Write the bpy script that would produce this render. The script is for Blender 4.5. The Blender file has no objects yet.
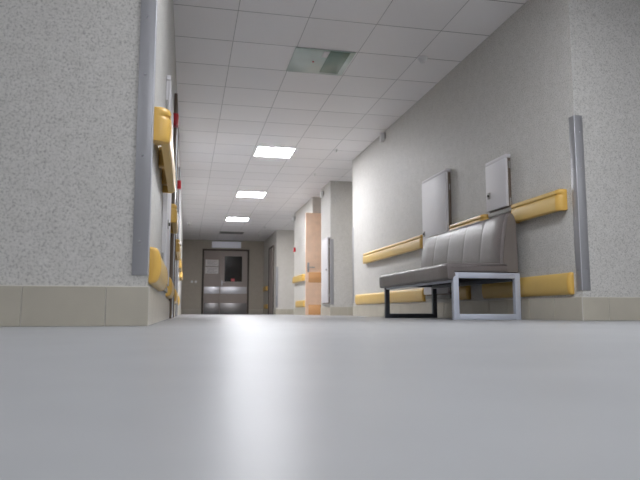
import bpy, bmesh, math, random
from mathutils import Vector, Matrix
random.seed(7)
R = math.radians
scn = bpy.context.scene
col = scn.collection

# ------------------------------------------------------------------ camera
cd = bpy.data.cameras.new('camera')
cam = bpy.data.objects.new('camera', cd)
col.objects.link(cam)
cam.location = (0, 0, 0.054)
cam.rotation_euler = (R(90 + 6.65), 0, R(-12.06))
cd.sensor_width = 36
cd.lens = 35.04
cd.clip_start = 0.01
cd.dof.use_dof = True
cd.dof.focus_distance = 4.0
cd.dof.aperture_fstop = 4.5
scn.camera = cam

# ------------------------------------------------------------------ light
scn.view_settings.view_transform = 'Standard'
scn.view_settings.look = 'None'
scn.view_settings.gamma = 1
scn.view_settings.use_curve_mapping = False
scn.view_settings.exposure = 1.83
w = bpy.data.worlds.new('world')
scn.world = w
w.use_nodes = True
w.node_tree.nodes['Background'].inputs[0].default_value = (0.75, 0.82, 1, 1)
w.node_tree.nodes['Background'].inputs[1].default_value = 0.1
LAMP_CORRIDOR = 22.0     # emission strength of the corridor panels
LAMP_LOBBY = 17.5         # of the panels behind the camera
LAMP_SIDE = 5.0          # of the side passages

# ------------------------------------------------------------------ materials
def mat(name, c, rough=0.6, metal=0.0, spec=0.5, emit=None, bump=None, vary=None, coat=0.0):
    m = bpy.data.materials.new(name)
    m.use_nodes = True
    nt = m.node_tree
    b = nt.nodes['Principled BSDF']
    b.inputs['Base Color'].default_value = (*c, 1)
    b.inputs['Roughness'].default_value = rough
    b.inputs['Metallic'].default_value = metal
    b.inputs['Specular IOR Level'].default_value = spec
    b.inputs['Coat Weight'].default_value = coat
    if emit:
        b.inputs['Emission Color'].default_value = (*emit[0], 1)
        b.inputs['Emission Strength'].default_value = emit[1]
    tc = nt.nodes.new('ShaderNodeTexCoord')
    if vary:      # (scale, amount)
        n = nt.nodes.new('ShaderNodeTexNoise')
        n.inputs['Scale'].default_value = vary[0]
        n.inputs['Detail'].default_value = 3
        nt.links.new(tc.outputs['Object'], n.inputs['Vector'])
        r = nt.nodes.new('ShaderNodeValToRGB')
        a = vary[1]
        r.color_ramp.elements[0].position = 0.3
        r.color_ramp.elements[1].position = 0.7
        r.color_ramp.elements[0].color = (*[x * (1 - a) for x in c], 1)
        r.color_ramp.elements[1].color = (*[min(1, x * (1 + a)) for x in c], 1)
        nt.links.new(n.outputs['Fac'], r.inputs['Fac'])
        nt.links.new(r.outputs['Color'], b.inputs['Base Color'])
    if bump:      # (scale, strength)
        n = nt.nodes.new('ShaderNodeTexNoise')
        n.inputs['Scale'].default_value = bump[0]
        n.inputs['Detail'].default_value = 4
        nt.links.new(tc.outputs['Object'], n.inputs['Vector'])
        bp = nt.nodes.new('ShaderNodeBump')
        bp.inputs['Strength'].default_value = bump[1]
        bp.inputs['Distance'].default_value = 0.004
        nt.links.new(n.outputs['Fac'], bp.inputs['Height'])
        nt.links.new(bp.outputs['Normal'], b.inputs['Normal'])
    return m

def wallpaper(name, c, amount=0.2, rough=0.55):
    """glass-fibre wallpaper flecked with darker and lighter grains"""
    m = bpy.data.materials.new(name)
    m.use_nodes = True
    nt = m.node_tree
    L = nt.links.new
    b = nt.nodes['Principled BSDF']
    b.inputs['Roughness'].default_value = rough
    b.inputs['Specular IOR Level'].default_value = 0.4
    tc = nt.nodes.new('ShaderNodeTexCoord')
    n1 = nt.nodes.new('ShaderNodeTexNoise')
    n1.inputs['Scale'].default_value = 95
    n1.inputs['Detail'].default_value = 4
    n1.inputs['Roughness'].default_value = 0.75
    L(tc.outputs['Object'], n1.inputs['Vector'])
    r1 = nt.nodes.new('ShaderNodeValToRGB')
    e = r1.color_ramp.elements
    e[0].position = 0.36
    e[1].position = 0.62
    e[0].color = (*[x * (1 - amount) for x in c], 1)
    e[1].color = (*[min(1, x * (1 + amount * 0.35)) for x in c], 1)
    mid = e.new(0.47)
    mid.color = (*c, 1)
    L(n1.outputs['Fac'], r1.inputs['Fac'])
    n2 = nt.nodes.new('ShaderNodeTexNoise')
    n2.inputs['Scale'].default_value = 14
    n2.inputs['Detail'].default_value = 3
    L(tc.outputs['Object'], n2.inputs['Vector'])
    r2 = nt.nodes.new('ShaderNodeValToRGB')
    r2.color_ramp.elements[0].position = 0.3
    r2.color_ramp.elements[1].position = 0.7
    r2.color_ramp.elements[0].color = (0.93, 0.93, 0.92, 1)
    r2.color_ramp.elements[1].color = (1, 1, 1, 1)
    L(n2.outputs['Fac'], r2.inputs['Fac'])
    mx = nt.nodes.new('ShaderNodeMix')
    mx.data_type = 'RGBA'
    mx.blend_type = 'MULTIPLY'
    mx.inputs[0].default_value = 1
    L(r1.outputs['Color'], mx.inputs[6])
    L(r2.outputs['Color'], mx.inputs[7])
    L(mx.outputs[2], b.inputs['Base Color'])
    bp = nt.nodes.new('ShaderNodeBump')
    bp.inputs['Strength'].default_value = 0.25
    bp.inputs['Distance'].default_value = 0.003
    L(n1.outputs['Fac'], bp.inputs['Height'])
    L(bp.outputs['Normal'], b.inputs['Normal'])
    return m

def ceiling_material():
    """square metal cassettes 0.6 m wide, dark joints, each with a slightly different tone"""
    m = bpy.data.materials.new('ceiling cassettes')
    m.use_nodes = True
    nt = m.node_tree
    L = nt.links.new
    b = nt.nodes['Principled BSDF']
    b.inputs['Roughness'].default_value = 0.42
    b.inputs['Specular IOR Level'].default_value = 0.6
    tc = nt.nodes.new('ShaderNodeTexCoord')
    sp = nt.nodes.new('ShaderNodeSeparateXYZ')
    L(tc.outputs['Object'], sp.inputs[0])
    def mth(op, a, v=None, v2=None):
        n = nt.nodes.new('ShaderNodeMath')
        n.operation = op
        for i, x in enumerate((a, v, v2)):
            if x is None: continue
            if isinstance(x, (int, float)): n.inputs[i].default_value = x
            else: L(x, n.inputs[i])
        return n.outputs[0]
    cells, masks = [], []
    for ax, off in ((0, 0.365), (1, 5.56)):
        u = mth('DIVIDE', mth('SUBTRACT', sp.outputs[ax], off - 60), 0.6)
        cells.append(mth('FLOOR', u))
        fr = mth('FRACT', u)
        d = mth('MINIMUM', fr, mth('SUBTRACT', 1, fr))
        wd = 0.010 if ax == 1 else 0.005
        masks.append(mth('LESS_THAN', d, wd))
    line = mth('MAXIMUM', masks[0], masks[1])
    cv = nt.nodes.new('ShaderNodeCombineXYZ')
    L(cells[0], cv.inputs[0]); L(cells[1], cv.inputs[1])
    wn = nt.nodes.new('ShaderNodeTexWhiteNoise')
    L(cv.outputs[0], wn.inputs['Vector'])
    r = nt.nodes.new('ShaderNodeValToRGB')
    r.color_ramp.elements[0].color = (0.88, 0.86, 0.87, 1)
    r.color_ramp.elements[1].color = (0.93, 0.91, 0.92, 1)
    L(wn.outputs['Value'], r.inputs['Fac'])
    mx = nt.nodes.new('ShaderNodeMix')
    mx.data_type = 'RGBA'
    L(line, mx.inputs[0])
    L(r.outputs['Color'], mx.inputs[6])
    mx.inputs[7].default_value = (0.42, 0.41, 0.42, 1)
    L(mx.outputs[2], b.inputs['Base Color'])
    n = nt.nodes.new('ShaderNodeTexNoise')
    n.inputs['Scale'].default_value = 3
    L(tc.outputs['Object'], n.inputs['Vector'])
    bp = nt.nodes.new('ShaderNodeBump')
    bp.inputs['Strength'].default_value = 0.15
    bp.inputs['Distance'].default_value = 0.01
    L(n.outputs['Fac'], bp.inputs['Height'])
    L(bp.outputs['Normal'], b.inputs['Normal'])
    return m

def floor_material():
    m = bpy.data.materials.new('pale vinyl')
    m.use_nodes = True
    nt = m.node_tree
    L = nt.links.new
    b = nt.nodes['Principled BSDF']
    b.inputs['Roughness'].default_value = 0.33
    b.inputs['Specular IOR Level'].default_value = 0.32
    tc = nt.nodes.new('ShaderNodeTexCoord')
    n = nt.nodes.new('ShaderNodeTexNoise')
    n.inputs['Scale'].default_value = 9
    n.inputs['Detail'].default_value = 5
    L(tc.outputs['Object'], n.inputs['Vector'])
    r = nt.nodes.new('ShaderNodeValToRGB')
    r.color_ramp.elements[0].position = 0.3
    r.color_ramp.elements[1].position = 0.7
    r.color_ramp.elements[0].color = (0.33, 0.335, 0.345, 1)
    r.color_ramp.elements[1].color = (0.365, 0.37, 0.38, 1)
    L(n.outputs['Fac'], r.inputs['Fac'])
    L(r.outputs['Color'], b.inputs['Base Color'])
    n2 = nt.nodes.new('ShaderNodeTexNoise')
    n2.inputs['Scale'].default_value = 2.2
    n2.inputs['Detail'].default_value = 3
    L(tc.outputs['Object'], n2.inputs['Vector'])
    mr = nt.nodes.new('ShaderNodeMapRange')
    mr.inputs['To Min'].default_value = 0.34
    mr.inputs['To Max'].default_value = 0.42
    L(n2.outputs['Fac'], mr.inputs['Value'])
    L(mr.outputs[0], b.inputs['Roughness'])
    return m

M = dict(
    paper=wallpaper('flecked wallpaper', (0.585, 0.57, 0.545), 0.34),
    paper_side=wallpaper('corridor wallpaper', (0.63, 0.605, 0.57), 0.12, 0.5),
    ceil=ceiling_material(),
    floor=floor_material(),
    paper_end=wallpaper('olive beige end wallpaper', (0.50, 0.45, 0.38), 0.1),
    tile=mat('beige skirting tile', (0.48, 0.445, 0.37), 0.35, vary=(6, 0.05)),
    grout=mat('pale grout', (0.66, 0.64, 0.60), 0.8),
    rail=mat('yellow vinyl', (0.68, 0.46, 0.14), 0.38, vary=(5, 0.03), bump=(160, 0.06)),
    railcap=mat('deep yellow plastic', (0.70, 0.43, 0.10), 0.35, bump=(160, 0.05)),
    bracket=mat('ochre bracket plastic', (0.50, 0.31, 0.08), 0.5),
    alu=mat('brushed aluminium', (0.40, 0.40, 0.42), 0.42, metal=0.6, bump=(60, 0.05)),
    screw=mat('bright screw metal', (0.85, 0.86, 0.9), 0.2, metal=1),
    frame=mat('pale painted steel', (0.53, 0.56, 0.64), 0.4, metal=0.15),
    shadedframe=mat('painted steel darkened as shade', (0.075, 0.085, 0.105), 0.45),  # frame steel again, with the shade put into its colour
    leather=mat('taupe leatherette', (0.165, 0.142, 0.137), 0.37, bump=(170, 0.12), vary=(20, 0.05), spec=0.7),
    leather_side=mat('taupe leatherette end panel', (0.185, 0.160, 0.145), 0.42, bump=(170, 0.12)),
    board=mat('black underside board', (0.03, 0.03, 0.035), 0.6),
    white=mat('white lacquered steel', (0.70, 0.68, 0.70), 0.5, vary=(2, 0.03)),
    gloss=mat('glossy white laminate', (0.66, 0.70, 0.76), 0.22),
    brown=mat('brown steel and shaded edge', (0.16, 0.12, 0.09), 0.5),
    grey=mat('grey steel edge', (0.36, 0.35, 0.33), 0.5),
    dark=mat('dark gap', (0.05, 0.045, 0.04), 0.6),
    red=mat('red plastic', (0.55, 0.02, 0.03), 0.35),
    plastic=mat('white plastic', (0.8, 0.8, 0.8), 0.35),
    taupe=mat('taupe door laminate', (0.40, 0.34, 0.31), 0.45, vary=(3, 0.03)),
    taupeframe=mat('dark brown door frame', (0.10, 0.08, 0.065), 0.5),
    steel=mat('polished steel band', (0.62, 0.62, 0.66), 0.4, metal=0.85),
    dullsteel=mat('dull steel band', (0.26, 0.25, 0.25), 0.33, metal=0.7),
    peach=mat('peach wood veneer', (0.88, 0.62, 0.45), 0.4, vary=(8, 0.06)),
    peachband=mat('metal kick band with painted reflection', (0.80, 0.43, 0.19), 0.25, metal=0.3),  # the orange reflected by the metal is put into its colour
    glass=mat('dark door glass', (0.015, 0.014, 0.014), 0.12, spec=0.35),
    curtain=mat('dark curtain cloth', (0.05, 0.04, 0.035), 0.9),
    pink=mat('pink leaflet', (0.8, 0.18, 0.2), 0.6),
    paper_sheet=mat('white paper', (0.92, 0.88, 0.87), 0.7),
    ink=mat('grey print', (0.36, 0.35, 0.36), 0.7),
    green=mat('pale green glass', (0.56, 0.66, 0.61), 0.2, spec=0.5),
    darkgreen=mat('dark green glass', (0.15, 0.24, 0.19), 0.25, spec=0.4),
    sign=mat('white sign box', (0.75, 0.75, 0.80), 0.4, emit=((0.8, 0.82, 0.95), 0.03)),
    vent=mat('grey vent metal', (0.17, 0.17, 0.17), 0.5),
    lamp=mat('lit diffuser', (0.9, 0.9, 0.9), 0.5, emit=((0.94, 0.945, 0.98), LAMP_CORRIDOR)),
    lamp_lobby=mat('lit lobby diffuser', (0.9, 0.9, 0.9), 0.5, emit=((0.93, 0.955, 1), LAMP_LOBBY)),
    lamp_side=mat('lit passage diffuser', (0.9, 0.9, 0.9), 0.5, emit=((1, 0.95, 0.86), LAMP_SIDE)),
)

# ------------------------------------------------------------------ helpers
class MB:
    def __init__(s): s.bm = bmesh.new(); s.mi = 0
    def _mark(s, faces):
        for f in faces: f.material_index = s.mi
    def box(s, x0, x1, y0, y1, z0, z1, bev=0.0, seg=2):
        t = bmesh.new()
        bmesh.ops.create_cube(t, size=1)
        for v in t.verts:
            v.co = Vector(((x0 + x1) / 2 + v.co.x * (x1 - x0), (y0 + y1) / 2 + v.co.y * (y1 - y0), (z0 + z1) / 2 + v.co.z * (z1 - z0)))
        if bev:
            bmesh.ops.bevel(t, geom=t.edges[:], offset=bev, segments=seg, profile=0.5, affect='EDGES')
        s.merge(t); return s
    def merge(s, t):
        me = bpy.data.meshes.new('tmp')
        for f in t.faces: f.material_index = s.mi
        t.to_mesh(me); t.free()
        s.bm.from_mesh(me)
        bpy.data.meshes.remove(me)
    def cyl(s, p, q, r, n=20, r2=None, cap=True):
        p, q = Vector(p), Vector(q)
        t = bmesh.new()
        d = q - p
        bmesh.ops.create_cone(t, cap_ends=cap, segments=n, radius1=r, radius2=r if r2 is None else r2, depth=d.length)
        rot = d.to_track_quat('Z', 'Y').to_matrix().to_4x4()
        bmesh.ops.transform(t, matrix=Matrix.Translation((p + q) / 2) @ rot, verts=t.verts)
        s.merge(t); return s
    def loft(s, rings, cap=True):
        """rings: lists of points with equal counts"""
        t = bmesh.new()
        vs = [[t.verts.new(p) for p in r] for r in rings]
        n = len(vs[0])
        for a, b in zip(vs, vs[1:]):
            for i in range(n):
                t.faces.new((a[i], a[(i + 1) % n], b[(i + 1) % n], b[i]))
        if cap:
            t.faces.new(vs[0][::-1]); t.faces.new(vs[-1])
        bmesh.ops.recalc_face_normals(t, faces=t.faces[:])
        s.merge(t); return s
    def build(s, name, mats, parent=None, smooth=True):
        me = bpy.data.meshes.new(name)
        if parent is not None:
            bmesh.ops.translate(s.bm, verts=s.bm.verts, vec=-parent_world(parent))
        s.bm.normal_update()
        s.bm.to_mesh(me); s.bm.free()
        for m in (mats if isinstance(mats, (list, tuple)) else [mats]): me.materials.append(m)
        o = bpy.data.objects.new(name, me)
        col.objects.link(o)
        if parent is not None: o.parent = parent
        if smooth:
            for p in me.polygons: p.use_smooth = True
            me.set_sharp_from_angle(angle=R(35))
        return o

def parent_world(o):
    v = Vector((0, 0, 0))
    while o is not None:
        v += o.location; o = o.parent
    return v

def tag(o, label=None, cat=None, group=None, kind=None):
    if label: o['label'] = label
    if cat: o['category'] = cat
    if group: o['group'] = group
    if kind: o['kind'] = kind
    return o

def empty(name, loc, label, cat, group=None):
    o = bpy.data.objects.new(name, None)
    o.empty_display_size = 0.1
    col.objects.link(o)
    o.location = loc
    return tag(o, label, cat, group)

def origin_mesh(mb, name, mats, loc):
    """a one-mesh thing whose origin sits at loc"""
    bmesh.ops.translate(mb.bm, verts=mb.bm.verts, vec=-Vector(loc))
    o = mb.build(name, mats)
    o.location = loc
    return o

def struct(name, mb, m):
    o = mb.build(name, m)
    o['kind'] = 'structure'
    return o

H = 2.55
XL, XR = -0.16, 2.63          # corridor walls
YL, YR = 2.64, 3.775          # where the two corridor walls start

# ------------------------------------------------------------------ structure
b = MB(); b.box(-6, 7, -5, 22, -0.1, 0); struct('floor', b, M['floor'])
b = MB(); b.box(-6, 7, -5, 22, H, H + 0.1); struct('ceiling', b, M['ceil'])
b = MB(); b.box(-6, XL, YL, 22, 0, H); struct('wall_left', b, M['paper'])
b = MB(); b.box(XR, 7, YR, 9.75, 0, H); struct('wall_right', b, M['paper'])
b = MB(); b.box(XR, 7, 11.36, 12.2, 0, H); struct('wall_right', b, M['paper'])
b = MB(); b.box(3.36, 7, 12.2, 13.08, 0, H); struct('wall_right', b, M['paper_side'])
b = MB(); b.box(XR, 7, 13.08, 15.4, 0, H); struct('wall_right', b, M['paper_side'])
b = MB(); b.box(XR, 7, 18.6, 22, 0, H); struct('wall_right', b, M['paper_side'])
b = MB(); b.box(XL, XR, 21.75, 22, 0, H); struct('wall_end', b, M['paper_end'])
b = MB(); b.box(7, 7.2, -5, 22, 0, H); struct('wall_far_right', b, M['paper_side'])
b = MB(); b.box(-6.2, -6, -5, YL, 0, H); struct('wall_far_left', b, M['paper'])
b = MB(); b.box(-6, 7, -5.2, -5, 0, H); struct('wall_back', b, M['paper'])

# skirting: ceramic tiles over a pale grout bed with a pale top edge
BH = 0.158
def skirting(name, axis, a, e, wall, out, first=None, tw=0.333):
    """runs along axis from a to e on a wall at coordinate wall, sticking out by sign out"""
    g = MB()
    def bx(u0, u1, d0, d1, z0, z1, bev=0.0):
        lo, hi = sorted((wall + out * d0, wall + out * d1))
        if axis == 'x': g.box(u0, u1, lo, hi, z0, z1, bev, 1)
        else: g.box(lo, hi, u0, u1, z0, z1, bev, 1)
    g.mi = 1
    bx(a, e, 0, 0.007, 0, BH + 0.004)
    g.mi = 0
    cuts = [a]
    u = a + (first if first is not None else tw)
    while u < e - 0.02: cuts.append(u); u += tw
    cuts.append(e)
    for u0, u1 in zip(cuts, cuts[1:]):
        bx(u0 + 0.0015, u1 - 0.0015, 0.007, 0.011, 0.001, BH, 0.0012)
    struct(name, g, [M['tile'], M['grout']])
n = (XL + 6) - 0.156
skirting('baseboard_left', 'x', -6, XL + 0.011, YL, -1, first=n - 0.313 * int(n / 0.313), tw=0.313)
skirting('baseboard_left', 'y', YL, 5.93, XL, 1)
skirting('baseboard_left', 'y', 7.17, 9.02, XL, 1)
skirting('baseboard_left', 'y', 10.13, 21.75, XL, 1)
skirting('baseboard_right', 'x', XR - 0.011, 7, YR, -1, first=0.2)
skirting('baseboard_right', 'y', YR, 9.75, XR, -1)
skirting('baseboard_right', 'x', XR - 0.011, 7, 11.36, -1)
skirting('baseboard_right', 'y', 11.36, 12.2, XR, -1)
skirting('baseboard_right', 'y', 13.08, 15.4, XR, -1)
skirting('baseboard_right', 'x', XR, 3.3, 13.08, -1)
skirting('baseboard_right', 'x', XR - 0.011, 7, 18.6, -1)
skirting('baseboard_right', 'y', 18.6, 21.75, XR, -1)
skirting('baseboard_end', 'x', XL + 0.02, 0.50, 21.75, -1)
skirting('baseboard_end', 'x', 2.12, XR - 0.02, 21.75, -1)

# ------------------------------------------------------------------ ceiling lamps
def copy_tree(o, parent=None):
    c = o.copy(); col.objects.link(c)
    if parent: c.parent = parent
    for ch in [k for k in bpy.data.objects if k.parent == o]: copy_tree(ch, c)
    return c

def ceiling_lamp(x, y, m, label, group):
    r = empty('ceiling_light', (x, y, H), label, 'ceiling light', group)
    f = MB(); a, i = 0.297, 0.28
    for x0, x1, y0, y1 in ((-a, a, -a, -i), (-a, a, i, a), (-a, -i, -i, i), (i, a, -i, i)):
        f.box(x + x0, x + x1, y + y0, y + y1, H - 0.008, H - 0.0005)
    f.build('light_frame', M['plastic'], r)
    d = MB(); d.box(x - i, x + i, y - i, y + i, H - 0.005, H - 0.001); d.build('diffuser', m, r)
    return r
LG = 'square lit panels in the corridor ceiling'
ceiling_lamp(1.29, 9.46, M['lamp'], 'nearest and largest of the glowing square corridor ceiling lights', LG)
ceiling_lamp(1.29, 13.06, M['lamp'], 'middle one of the three glowing square corridor ceiling lights', LG)
ceiling_lamp(1.29, 16.66, M['lamp'], 'farthest and smallest of the glowing square corridor ceiling lights', LG)
ceiling_lamp(1.25, 2.26, M['lamp_lobby'], 'lit square ceiling light at the mouth of the corridor, above the camera', 'lit panels in the lobby ceiling')
LB = 'lit panels in the lobby ceiling'
for x, y, t in ((1.25, -1.34, 'lit square lobby ceiling light straight behind the camera'),
                (-2.95, -1.34, 'lit square lobby ceiling light at the left of the lobby'),
                (4.85, -1.34, 'lit square lobby ceiling light at the right of the lobby')):
    ceiling_lamp(x, y, M['lamp_lobby'], t, LB)
ceiling_lamp(4.25, 10.66, M['lamp_side'], 'lit square ceiling light inside the nearer side passage', 'lit panels in the side passages')
ceiling_lamp(4.25, 17.26, M['lamp_side'], 'lit square ceiling light inside the farther side passage', 'lit panels in the side passages')

# ------------------------------------------------------------------ the bench
r = empty('bench', (2.28, 5.37, 0), 'taupe leatherette waiting bench with steel loop legs against the right wall', 'bench')
Y0, Y1 = 4.45, 6.17
def loop_leg(y, m):
    t = 0.044
    f = MB()
    f.box(1.995, 1.995 + t, y, y + t, 0, 0.362, 0.003)
    f.box(2.555 - t, 2.555, y, y + t, 0, 0.362, 0.003)
    f.box(1.995 + t - .002, 2.555 - t + .002, y + .0005, y + t - .0005, 0.362 - t, 0.362, 0.003)
    f.box(1.995 + t - .002, 2.555 - t + .002, y + .0005, y + t - .0005, 0.0, t, 0.003)
    return f.build('leg', m, r)
loop_leg(Y0, M['frame'])
tag(loop_leg(Y1 - 0.05, M['shadedframe']), 'loop leg at the far end, coloured dark for shade')  # same kind of leg, its shade painted by a darker material
f = MB(); f.box(2.0, 2.03, Y0 + .046, Y1 - .052, 0.288, 0.33, 0.002); f.build('front_rail', M['frame'], r)
f = MB(); f.box(2.50, 2.53, Y0 + .046, Y1 - .052, 0.30, 0.34, 0.002); f.build('rear_rail', M['shadedframe'], r)
f = MB(); f.box(2.032, 2.498, Y0 + .046, Y1 - .052, 0.335, 0.365, 0.002); f.build('seat_board', M['board'], r)

def arc(cx, cz, rad, a0, a1, n):
    return [(cx + rad * math.cos(R(a0 + (a1 - a0) * i / n)), cz + rad * math.sin(R(a0 + (a1 - a0) * i / n))) for i in range(n + 1)]
def cushion(name, prof, y0, y1, panels, m, depth=0.0022, edge=0.014):
    """an extruded XZ outline, drawn in at every seam and rounded at both ends"""
    n = len(prof)
    cen = (sum(p[0] for p in prof) / n, sum(p[1] for p in prof) / n)
    nrm = []
    for i in range(n):
        a, c = Vector(prof[i - 1]), Vector(prof[(i + 1) % n])
        t = (c - a).normalized()
        q = Vector((t.y, -t.x))
        if q.dot(Vector(prof[i]) - Vector(cen)) < 0: q = -q
        nrm.append(q)
    st = []
    pw = (y1 - y0) / panels
    for k in range(panels):
        a = y0 + k * pw
        e0 = edge if k == 0 else 0.0
        e1 = edge if k == panels - 1 else 0.0
        if k == 0: st += [(a, edge), (a + edge * .3, edge * .29), (a + edge, 0)]
        else: st += [(a + 0.003, depth), (a + 0.012, depth * .35), (a + 0.04, 0.0005)]
        st += [(a + pw * .5, -0.003)]
        if k == panels - 1: st += [(a + pw - edge, 0), (a + pw - edge * .3, edge * .29), (a + pw, edge)]
        else: st += [(a + pw - 0.04, 0.0005), (a + pw - 0.012, depth * .35), (a + pw - 0.003, depth)]
    rings = [[(p[0] - q.x * o, y, p[1] - q.y * o) for p, q in zip(prof, nrm)] for y, o in st]
    b = MB(); b.loft(rings)
    return b.build(name, m, r)
seat = [(1.990, 0.306)] + arc(1.965, 0.325, 0.02, 255, 180, 4) + arc(1.972, 0.405, 0.03, 180, 80, 6)
seat += [(2.10, 0.4365), (2.25, 0.436), (2.44, 0.435), (2.45, 0.43), (2.45, 0.368), (2.2, 0.367), (2.0, 0.366), (1.998, 0.34)]
cushion('seat', seat, Y0 - 0.005, Y1 + 0.01, 5, M['leather'], depth=0.0006)
back = [(2.395, 0.366), (2.388, 0.43), (2.393, 0.50), (2.402, 0.58), (2.414, 0.67), (2.430, 0.75), (2.445, 0.795)]
back += arc(2.493, 0.801, 0.043, 165, 20, 8) + [(2.544, 0.785), (2.55, 0.70), (2.552, 0.55), (2.552, 0.40), (2.55, 0.366)]
cushion('backrest', back, Y0 + 0.012, Y1, 5, M['leather'])
side = [(2.42, 0.368), (2.42, 0.45), (2.43, 0.56), (2.444, 0.66), (2.458, 0.75), (2.471, 0.795)]
side += arc(2.498, 0.795, 0.030, 165, 20, 8) + [(2.535, 0.775), (2.542, 0.6), (2.543, 0.368)]
bb = MB(); bb.loft([[(x, Y0 + 0.0115, z) for x, z in side], [(x, Y0 + 0.004, z) for x, z in side]])
tag(bb.build('end_panel', M['leather_side'], r), 'smooth lighter taupe end panel')

# ------------------------------------------------------------------ corner guards
def corner_guard(x, y, sx, label, z0=0.205, z1=1.43, wdt=0.06):
    """corner at (x, y); one flange on the face looking at -Y going to sx, one on the corridor face"""
    t = 0.004
    rt = empty('corner_guard', (x, y, z0), label, 'corner guard', 'aluminium corner guards')
    f = MB()
    a, c = sorted((x - sx * (t + .001), x + sx * wdt))
    f.box(a, c, y - t - .001, y - .001, z0, z1, 0.0012)
    a, c = sorted((x - sx * (t + .001), x - sx * .001))
    f.box(a, c, y - t - .001, y + wdt, z0, z1, 0.0012)
    f.build('guard_profile', M['alu'], rt)
    f = MB(); f.cyl((x - sx * .003, y - .003, z0 + .001), (x - sx * .003, y - .003, z1 - .001), 0.0032, 12); f.build('nosing', M['steel'], rt)
    for z in (z0 + 0.14, z0 + 0.5, z0 + 0.85, z1 - 0.12):
        s = MB(); s.cyl((x + sx * wdt * .55, y - .0045, z), (x + sx * wdt * .55, y - .0065, z), 0.004, 12); s.build('screw', M['screw'], rt)
        s = MB(); s.cyl((x - sx * .0045, y + wdt * .55, z), (x - sx * .0065, y + wdt * .55, z), 0.004, 12); s.build('screw', M['screw'], rt)
corner_guard(XL, YL, -1, 'tall aluminium corner guard on the left wall corner nearest the camera')
corner_guard(XR, YR, 1, 'aluminium corner guard on the right wall corner beside the bench')
corner_guard(XR, 11.36, 1, 'aluminium corner guard on the narrow wall pier before the peach door')
corner_guard(XR, 18.6, 1, 'small far aluminium corner guard near the end of the right wall')
# the guard on the corner where the nearer passage opens: its free flange faces down the corridor
rt = empty('corner_guard', (XR, 9.75, 0.205), 'thin edge-on aluminium corner guard where the right wall ends past the bench', 'corner guard', 'aluminium corner guards')
f = MB(); f.box(XR - .005, XR - .001, 9.69, 9.756, .205, 1.43, .001); f.box(XR - .005, XR + .06, 9.752, 9.756, .205, 1.43, .001); f.build('guard_profile', M['alu'], rt)

# ------------------------------------------------------------------ handrails and bumpers
def pathprof(side, wall, prof):
    return [(wall + side * d, z) for d, z in prof]

def handrail(wall, side, y0, y1, label, zc=0.852, proud=0.068):
    """wall rail seen from below: board held off the wall by brackets, capped at both ends"""
    rt = empty('handrail', (wall, (y0 + y1) / 2, zc), label, 'handrail', 'yellow handrails on the corridor walls')
    p = proud
    prof = [(p - .04, -.076), (p - .01, -.076), (p - .002, -.068), (p, -.05), (p, .022), (p - .004, .032), (p - .010, .036), (p - .010, .041),
            (p - .003, .046), (p - .001, .058), (p - .007, .072), (p - .02, .078), (p - .04, .078)]
    c = 0.045
    b = MB()
    b.loft([[(wall + side * d, y, zc + z) for d, z in prof] for y in (y0 + c, y1 - c)])
    b.build('rail_board', M['rail'], rt)
    capprof = [(0.001, z) if d == p - .04 else (d + .0015, z * 1.015) for d, z in prof]
    for s, ye in ((1, y0), (-1, y1)):
        rings = []
        for k in range(7):
            a = k / 6 * math.pi / 2
            y = ye + s * c * (1 - math.cos(a)) * 1.0
            sh = 0.05 * (1 - math.sin(a))
            rings.append([(wall + side * max(0.001, d - (sh if d > .01 else 0)), y, zc + z * (1 - 0.06 * (1 - math.sin(a)))) for d, z in capprof])
        b = MB(); b.loft(rings); b.build('end_cap', M['railcap'], rt)
    n = max(2, round((y1 - y0) / 0.45))
    for k in range(n):
        y = y0 + c + .10 + (y1 - y0 - 2 * c - .20) * (k / (n - 1))
        b = MB()
        xa, xb = sorted((wall + side * .001, wall + side * (p - .041)))
        b.box(xa, xb, y - .03, y + .03, zc - .05, zc + .05, 0.004)
        b.build('bracket', M['bracket'], rt)
    return rt

def bumper(wall, side, y0, y1, label, zc=0.256, h=0.078, p=0.038):
    rt = empty('bumper_rail', (wall, (y0 + y1) / 2, zc), label, 'bumper rail', 'yellow bumper rails low on the corridor walls')
    prof = [(0.001, -h)] + [(p * (math.cos(R(a)) ** .55), h * math.sin(R(a))) for a in range(-80, 81, 10)] + [(0.001, h)]
    c = 0.03
    b = MB(); b.loft([[(wall + side * d, y, zc + z) for d, z in prof] for y in (y0 + c, y1 - c)]); b.build('bumper_board', M['rail'], rt)
    for s, ye in ((1, y0), (-1, y1)):
        rings = []
        for k in range(7):
            a = k / 6 * math.pi / 2
            y = ye + s * c * (1 - math.cos(a))
            sc = 0.35 + 0.65 * math.sin(a)
            rings.append([(wall + side * max(0.001, (d + .0015) * sc), y, zc + z * (0.88 + 0.14 * math.sin(a))) for d, z in prof])
        b = MB(); b.loft(rings); b.build('end_cap', M['railcap'], rt)
    return rt

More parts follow.
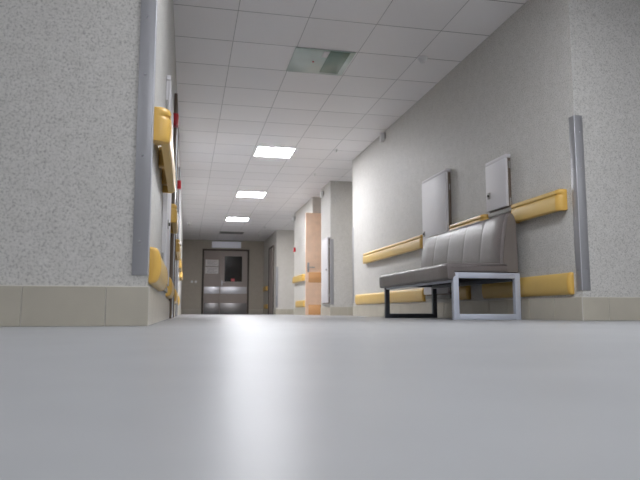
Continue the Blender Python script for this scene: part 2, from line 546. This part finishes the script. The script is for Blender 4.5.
handrail(XR, -1, 3.90, 4.60, 'yellow handrail on the right wall beside the near corner guard')
handrail(XR, -1, 5.07, 5.83, 'short yellow handrail on the right wall between the two white wall cabinets')
handrail(XR, -1, 6.56, 8.97, 'long yellow handrail on the right wall beyond the tall white cabinet')
bumper(XR, -1, 3.865, 5.20, 'yellow bumper rail low on the right wall seen through the near bench leg')
bumper(XR, -1, 5.48, 5.85, 'short yellow bumper piece low on the right wall behind the bench')
bumper(XR, -1, 6.62, 9.53, 'long yellow bumper rail low on the right wall beyond the bench')
handrail(XR, -1, 13.95, 15.3, 'short yellow handrail on the right wall just past the peach door')
bumper(XR, -1, 13.95, 15.0, 'short yellow bumper rail on the right wall just past the peach door')
handrail(XR, -1, 20.6, 21.4, 'farthest yellow handrail of the right wall, beside the end double door')
bumper(XR, -1, 20.6, 21.4, 'farthest yellow bumper rail of the right wall, beside the end double door')
handrail(XL, 1, 2.70, 3.92, 'nearest yellow handrail on the left wall, seen end-on from below', zc=.864, proud=.075)
handrail(XL, 1, 5.1, 5.85, 'second yellow handrail along the left wall, under the nearer red call point')
handrail(XL, 1, 7.6, 8.85, 'third yellow handrail along the left wall, between the two dark door frames')
handrail(XL, 1, 10.3, 11.5, 'fourth yellow handrail along the left wall, past both dark door frames')
handrail(XL, 1, 13.3, 14.5, 'farthest yellow handrail along the left wall')
bumper(XL, 1, 2.74, 3.75, 'nearest yellow bumper rail low on the left wall by the corner guard', p=.05)
bumper(XL, 1, 5.0, 5.85, 'second yellow bumper rail low on the left wall, before the dark door frame', p=.05)
bumper(XL, 1, 7.5, 8.85, 'third yellow bumper rail low on the left wall, between the door frames', p=.05)
bumper(XL, 1, 10.3, 11.5, 'fourth yellow bumper rail low on the left wall, past both door frames', p=.05)

# ------------------------------------------------------------------ wall cabinets
def cabinet(wall, side, y0, y1, z0, z1, depth, label, lock_y, lock_z, sidemat='brown', group='white cabinets on the corridor walls'):
    rt = empty('wall_cabinet', (wall, (y0 + y1) / 2, z0), label, 'wall cabinet', group)
    def bx(mb, d0, d1, a, e, c, g, bev=.0015):
        lo, hi = sorted((wall + side * d0, wall + side * d1))
        return mb.box(lo, hi, a, e, c, g, bev)
    bx(MB(), .001, depth * .55, y0 + .012, y1 - .012, z0 + .03, z1 - .031).build('body', M[sidemat], rt)  # brown body colour also holds the shade on the cabinet's side
    bx(MB(), depth * .55 + .001, depth, y0 + .008, y1, z0 + .05, z1 - .032).build('door', M['white'], rt)
    bx(MB(), .001, depth * .95, y0, y1, z1 - .03, z1, .003).build('top_cap', M['white'], rt)
    bx(MB(), .001, depth * .7, y0, y1, z0, z0 + .035, .003).build('bottom_rail', M['grey'], rt)
    lk = MB(); bx(lk, depth + .001, depth + .006, lock_y - .022, lock_y + .022, lock_z - .028, lock_z + .028)
    lo = lk.build('lock_plate', M['grey'], rt)
    k = MB(); k.cyl((wall + side * (depth + .0065), lock_y, lock_z), (wall + side * (depth + .016), lock_y, lock_z), .011, 16); k.build('lock_cylinder', M['dark'], lo)
    for z in (z0 + .12 * (z1 - z0) + .03, z1 - .12 * (z1 - z0) - .03):
        h = MB(); h.cyl((wall + side * depth * .3, y0 + .006, z - .03), (wall + side * depth * .3, y0 + .006, z + .03), .006, 10); h.build('hinge', M['grey'], rt)
    return rt
cabinet(XR, -1, 5.86, 6.53, 0.20, 1.525, 0.06, 'tall white wall cabinet rising behind the far half of the bench', 6.47, 0.92)
cabinet(XR, -1, 4.655, 5.02, 0.885, 1.375, 0.05, 'small white hinged wall cabinet above the near end of the bench', 4.96, 1.07)
cabinet(XR, -1, 11.4, 11.95, 0.19, 1.48, 0.05, 'tall white wall cabinet on the narrow pier before the peach door', 11.48, 0.86)
cabinet(XL, 1, 3.97, 4.8, 0.20, 1.57, 0.03, 'tall white wall cabinet on the left wall behind the first handrail', 4.1, 0.62, sidemat='white')

# ------------------------------------------------------------------ doors
def door_root(n, loc):
    o = bpy.data.objects.new(f'door_{n}', None); col.objects.link(o); o.location = loc; o['kind'] = 'structure'; return o
# door_1: the double door closing the corridor
YE = 21.75
d = door_root(1, (1.31, YE, 0))
f = MB()
f.box(0.505, 0.565, YE - .05, YE - .001, 0, 2.24, .004); f.box(2.055, 2.115, YE - .05, YE - .001, 0, 2.24, .004)
f.box(0.565, 2.055, YE - .05, YE - .001, 2.18, 2.24, .004)
f.build('door_frame', M['taupeframe'], d)
def leaf(x0, x1, win=None):
    g = MB()
    if win:
        a, c, e, h = win
        g.box(x0, a, YE - .035, YE - .002, .006, 2.175); g.box(c, x1, YE - .035, YE - .002, .006, 2.175)
        g.box(a, c, YE - .035, YE - .002, .006, e); g.box(a, c, YE - .035, YE - .002, h, 2.175)
    else:
        g.box(x0, x1, YE - .035, YE - .002, .006, 2.175, .002)
    lf = g.build('door_leaf', M['taupe'], d)
    for z0, z1, km in ((.70, .94, 'steel'), (.01, .38, 'dullsteel')):
        k = MB(); k.box(x0 + .01, x1 - .01, YE - .038, YE - .0355, z0, z1, .001); k.build('kick_plate', M[km], lf)
    return lf
l1 = leaf(0.57, 1.115)
l2 = leaf(1.121, 2.05, (1.27, 1.87, 1.12, 2.0))
g = MB(); g.box(1.27, 1.87, YE - .02, YE - .012, 1.12, 2.0); g.build('glass_pane', M['glass'], l2)
g = MB()
for i in range(9): g.cyl((1.45 + i * .045, YE - .0075, 1.13), (1.45 + i * .045, YE - .0075, 1.99), .004, 8)
g.build('curtain', M['curtain'], l2)
g = MB(); g.box(1.50, 1.62, YE - .024, YE - .0205, 1.13, 1.22); g.build('leaflet', M['pink'], l2)
g = MB(); g.box(1.165, 1.205, YE - .042, YE - .0355, .98, 1.16, .002); hp = g.build('handle_plate', M['steel'], l2)
g = MB(); g.cyl((1.185, YE - .043, 1.09), (1.185, YE - .085, 1.09), .01, 12); g.cyl((1.185, YE - .08, 1.09), (1.305, YE - .08, 1.09), .01, 12); g.build('door_handle', M['steel'], hp)

# notices on the left leaf
for z0, z1, t in ((1.64, 1.87, 'upper printed notice sheet on the narrow leaf of the end door'), (1.385, 1.615, 'lower printed notice sheet on the narrow leaf of the end door')):
    rt = empty('notice_sheet', (.83, YE - .036, z0), t, 'notice', 'paper notices on the end door')
    g = MB(); g.box(.61, 1.06, YE - .0385, YE - .0365, z0, z1); g.build('sheet', M['paper_sheet'], rt)
    g = MB()
    for i in range(5):
        z = z1 - .045 - i * .036
        g.box(.66, 1.01 - (i % 3) * .05, YE - .0395, YE - .0387, z - .008, z)
    g.build('print_lines', M['ink'], rt)
# sign box above the end door
rt = empty('overdoor_sign', (1.32, YE, 2.29), 'long white sign box mounted above the end double door', 'sign')
g = MB(); g.box(.82, 1.82, YE - .06, YE - .001, 2.285, 2.50, .006); g.build('sign_box', M['sign'], rt)
g = MB(); g.box(.80, 1.84, YE - .07, YE - .001, 2.502, 2.525, .003); g.build('sign_cover', M['grey'], rt)
# switches
for x, t in ((.17, 'left one of the two small white switches left of the end door'), (.30, 'right one of the two small white switches left of the end door')):
    rt = empty('light_switch', (x, YE, 1.06), t, 'light switch', 'white switches on the end wall')
    g = MB(); g.box(x - .04, x + .04, YE - .01, YE - .001, 1.06, 1.14, .003); g.build('switch_plate', M['plastic'], rt)
    g = MB(); g.box(x - .022, x + .022, YE - .015, YE - .0105, 1.075, 1.125, .002); g.build('rocker', M['plastic'], rt)
# ceiling vent in front of the end door
rt = empty('ceiling_vent', (1.34, 19.56, H), 'grey slatted vent in the ceiling before the end double door', 'vent')
g = MB()
for x0, x1, y0, y1 in ((.97, 1.71, 19.33, 19.36), (.97, 1.71, 19.76, 19.79), (.97, 1.0, 19.36, 19.76), (1.68, 1.71, 19.36, 19.76)): g.box(x0, x1, y0, y1, H - .012, H - .001)
g.build('vent_frame', M['grey'], rt)
for k in range(8):
    g = MB(); y = 19.39 + k * .05; g.box(1.0, 1.68, y, y + .03, H - .010, H - .002); g.build('slat', M['vent'], rt)

# door_2: open peach leaf standing out of the recess
d = door_root(2, (3.33, 12.88, 0))
lw = MB(); lw.box(2.44, 3.33, 12.86, 12.90, .008, 2.165, .003); lf = lw.build('door_leaf', M['peach'], d)
for z0, z1 in ((.68, .90), (.012, .22)):
    k = MB(); k.box(2.50, 3.29, 12.857, 12.8595, z0, z1, .001); k.build('kick_plate', M['peachband'], lf)
k = MB(); k.box(2.475, 2.515, 12.853, 12.8595, .90, 1.10, .002); hp = k.build('handle_plate', M['alu'], lf)
k = MB(); k.cyl((2.495, 12.852, 1.0), (2.495, 12.805, 1.0), .010, 12); k.cyl((2.495, 12.81, 1.0), (2.62, 12.81, 1.0), .010, 12); k.build('door_handle', M['alu'], hp)
k = MB(); k.box(3.332, 3.359, 12.80, 12.96, 0, 2.2, .002); k.build('door_frame', M['peach'], d)

# doors along the left wall with projecting dark frames
def left_door(n, y0, y1, fm):
    d = door_root(n, (XL, (y0 + y1) / 2, 0))
    g = MB()
    for a, c in ((y0, y0 + .06), (y1 - .06, y1)): g.box(XL + .001, XL + .03, a, c, 0, 2.15, .003)
    g.box(XL + .001, XL + .03, y0 + .06, y1 - .06, 2.09, 2.15, .003)
    g.build('door_frame', fm, d)
    g = MB(); g.box(XL + .001, XL + .02, y0 + .063, y1 - .063, .006, 2.087, .002); lf = g.build('door_leaf', M['gloss'], d)
    g = MB(); g.box(XL + .0205, XL + .026, y0 + .12, y0 + .16, .94, 1.12, .001); hp = g.build('handle_plate', M['alu'], lf)
    g = MB(); g.cyl((XL + .0265, y0 + .14, 1.03), (XL + .065, y0 + .14, 1.03), .009, 12); g.cyl((XL + .06, y0 + .14, 1.03), (XL + .06, y0 + .26, 1.03), .009, 12); g.build('door_handle', M['alu'], hp)
left_door(3, 5.95, 7.15, M['brown'])
left_door(4, 9.05, 10.1, M['alu'])
# door_5: closed door in the last stretch of the right wall
d = door_root(5, (XR, 19.7, 0))
g = MB()
for a, c in ((19.1, 19.16), (20.2, 20.26)): g.box(XR - .03, XR - .001, a, c, 0, 2.15, .003)
g.box(XR - .03, XR - .001, 19.16, 20.2, 2.09, 2.15, .003); g.build('door_frame', M['taupeframe'], d)
g = MB(); g.box(XR - .015, XR - .001, 19.163, 20.197, .006, 2.087, .002); g.build('door_leaf', M['taupe'], d)

# ------------------------------------------------------------------ small fittings
def call_point(x, side, y, z, label):
    rt = empty('fire_call_point', (x, y, z), label, 'fire call point', 'red fire call points')
    def bx(d0, d1, w_, h_, bev):
        g = MB(); a, c = sorted((x + side * d0, x + side * d1)); g.box(a, c, y - w_, y + w_, z - h_, z + h_, bev); return g
    bx(.001, .05, .05, .055, .006).build('housing', M['red'], rt)
    bx(.0505, .053, .025, .025, .001).build('press_plate', M['plastic'], rt)
call_point(XL, 1, 5.75, 1.82, 'nearer red fire call point high on the left wall')
call_point(XL, 1, 8.75, 1.82, 'farther red fire call point high on the left wall')
call_point(XR, -1, 15.25, 1.61, 'red fire call point on the right wall past the peach door')

def detector(x, y, label, rad=.05):
    rt = empty('smoke_detector', (x, y, H), label, 'smoke detector', 'round detectors on the ceiling')
    g = MB(); g.cyl((x, y, H - .014), (x, y, H - .001), rad, 28); g.build('detector_base', M['plastic'], rt)
    g = MB(); g.cyl((x, y, H - .05), (x, y, H - .0145), rad * .5, 28, r2=rad * .85); g.build('detector_head', M['plastic'], rt)
detector(2.22, 5.55, 'white round smoke detector on the ceiling nearest the camera')
detector(0.03, 17.8, 'white round smoke detector far down the left side of the ceiling')
detector(2.20, 18.0, 'nearer of two white smoke detectors on the ceiling before the end door')
detector(2.25, 19.9, 'farther of two white smoke detectors on the ceiling before the end door')
def sprinkler(x, y, label):
    rt = empty('sprinkler', (x, y, H), label, 'sprinkler', 'sprinkler heads in the ceiling')
    g = MB(); g.cyl((x, y, H - .006), (x, y, H - .001), .035, 20); g.build('rosette', M['plastic'], rt)
    g = MB(); g.cyl((x, y, H - .04), (x, y, H - .0065), .010, 12); g.cyl((x, y, H - .043), (x, y, H - .0405), .02, 16); g.build('nozzle', M['plastic'], rt)
sprinkler(2.20, 9.1, 'small grey sprinkler head in the ceiling nearer the bench')
sprinkler(2.21, 10.8, 'small grey sprinkler head in the ceiling farther down the corridor')

def wall_sensor(x, side, y, z, label):
    rt = empty('wall_sensor', (x, y, z), label, 'sensor', 'small white sensors under the ceiling')
    g = MB(); a, c = sorted((x + side * .001, x + side * .02)); g.box(a, c, y - .03, y + .03, z - .02, z + .06, .003); g.build('wall_plate', M['grey'], rt)
    g = MB(); a, c = sorted((x + side * .0205, x + side * .075)); g.box(a, c, y - .035, y + .035, z - .07, z + .055, .012); g.build('sensor_head', M['plastic'], rt)
wall_sensor(XR, -1, 8.0, 2.46, 'small white sensor high on the right wall under the ceiling')
wall_sensor(XR, -1, 11.95, 2.40, 'small white sensor high on the narrow pier')
wall_sensor(XR, -1, 15.3, 2.40, 'small white sensor high on the right wall above the red call point')

# green glass panel in the ceiling
rt = empty('ceiling_hatch', (1.25, 5.86, H), 'pale green glass hatch panel in the near ceiling', 'ceiling panel')
g = MB(); g.box(.955, 1.545, 5.565, 6.155, H - .008, H - .001, .001); g.build('glass_plate', M['green'], rt)
g = MB(); g.box(1.295, 1.49, 5.57, 6.10, H - .014, H - .0085, .001); tag(g.build('inner_plate', M['darkgreen'], rt), 'darker green inner plate')
g = MB(); g.cyl((1.18, 5.85, H - .013), (1.18, 5.85, H - .0085), .011, 12); g.build('indicator', M['red'], rt)
g = MB(); g.box(1.235, 1.29, 5.585, 5.72, H - .013, H - .0085, .001); g.build('latch', M['plastic'], rt)
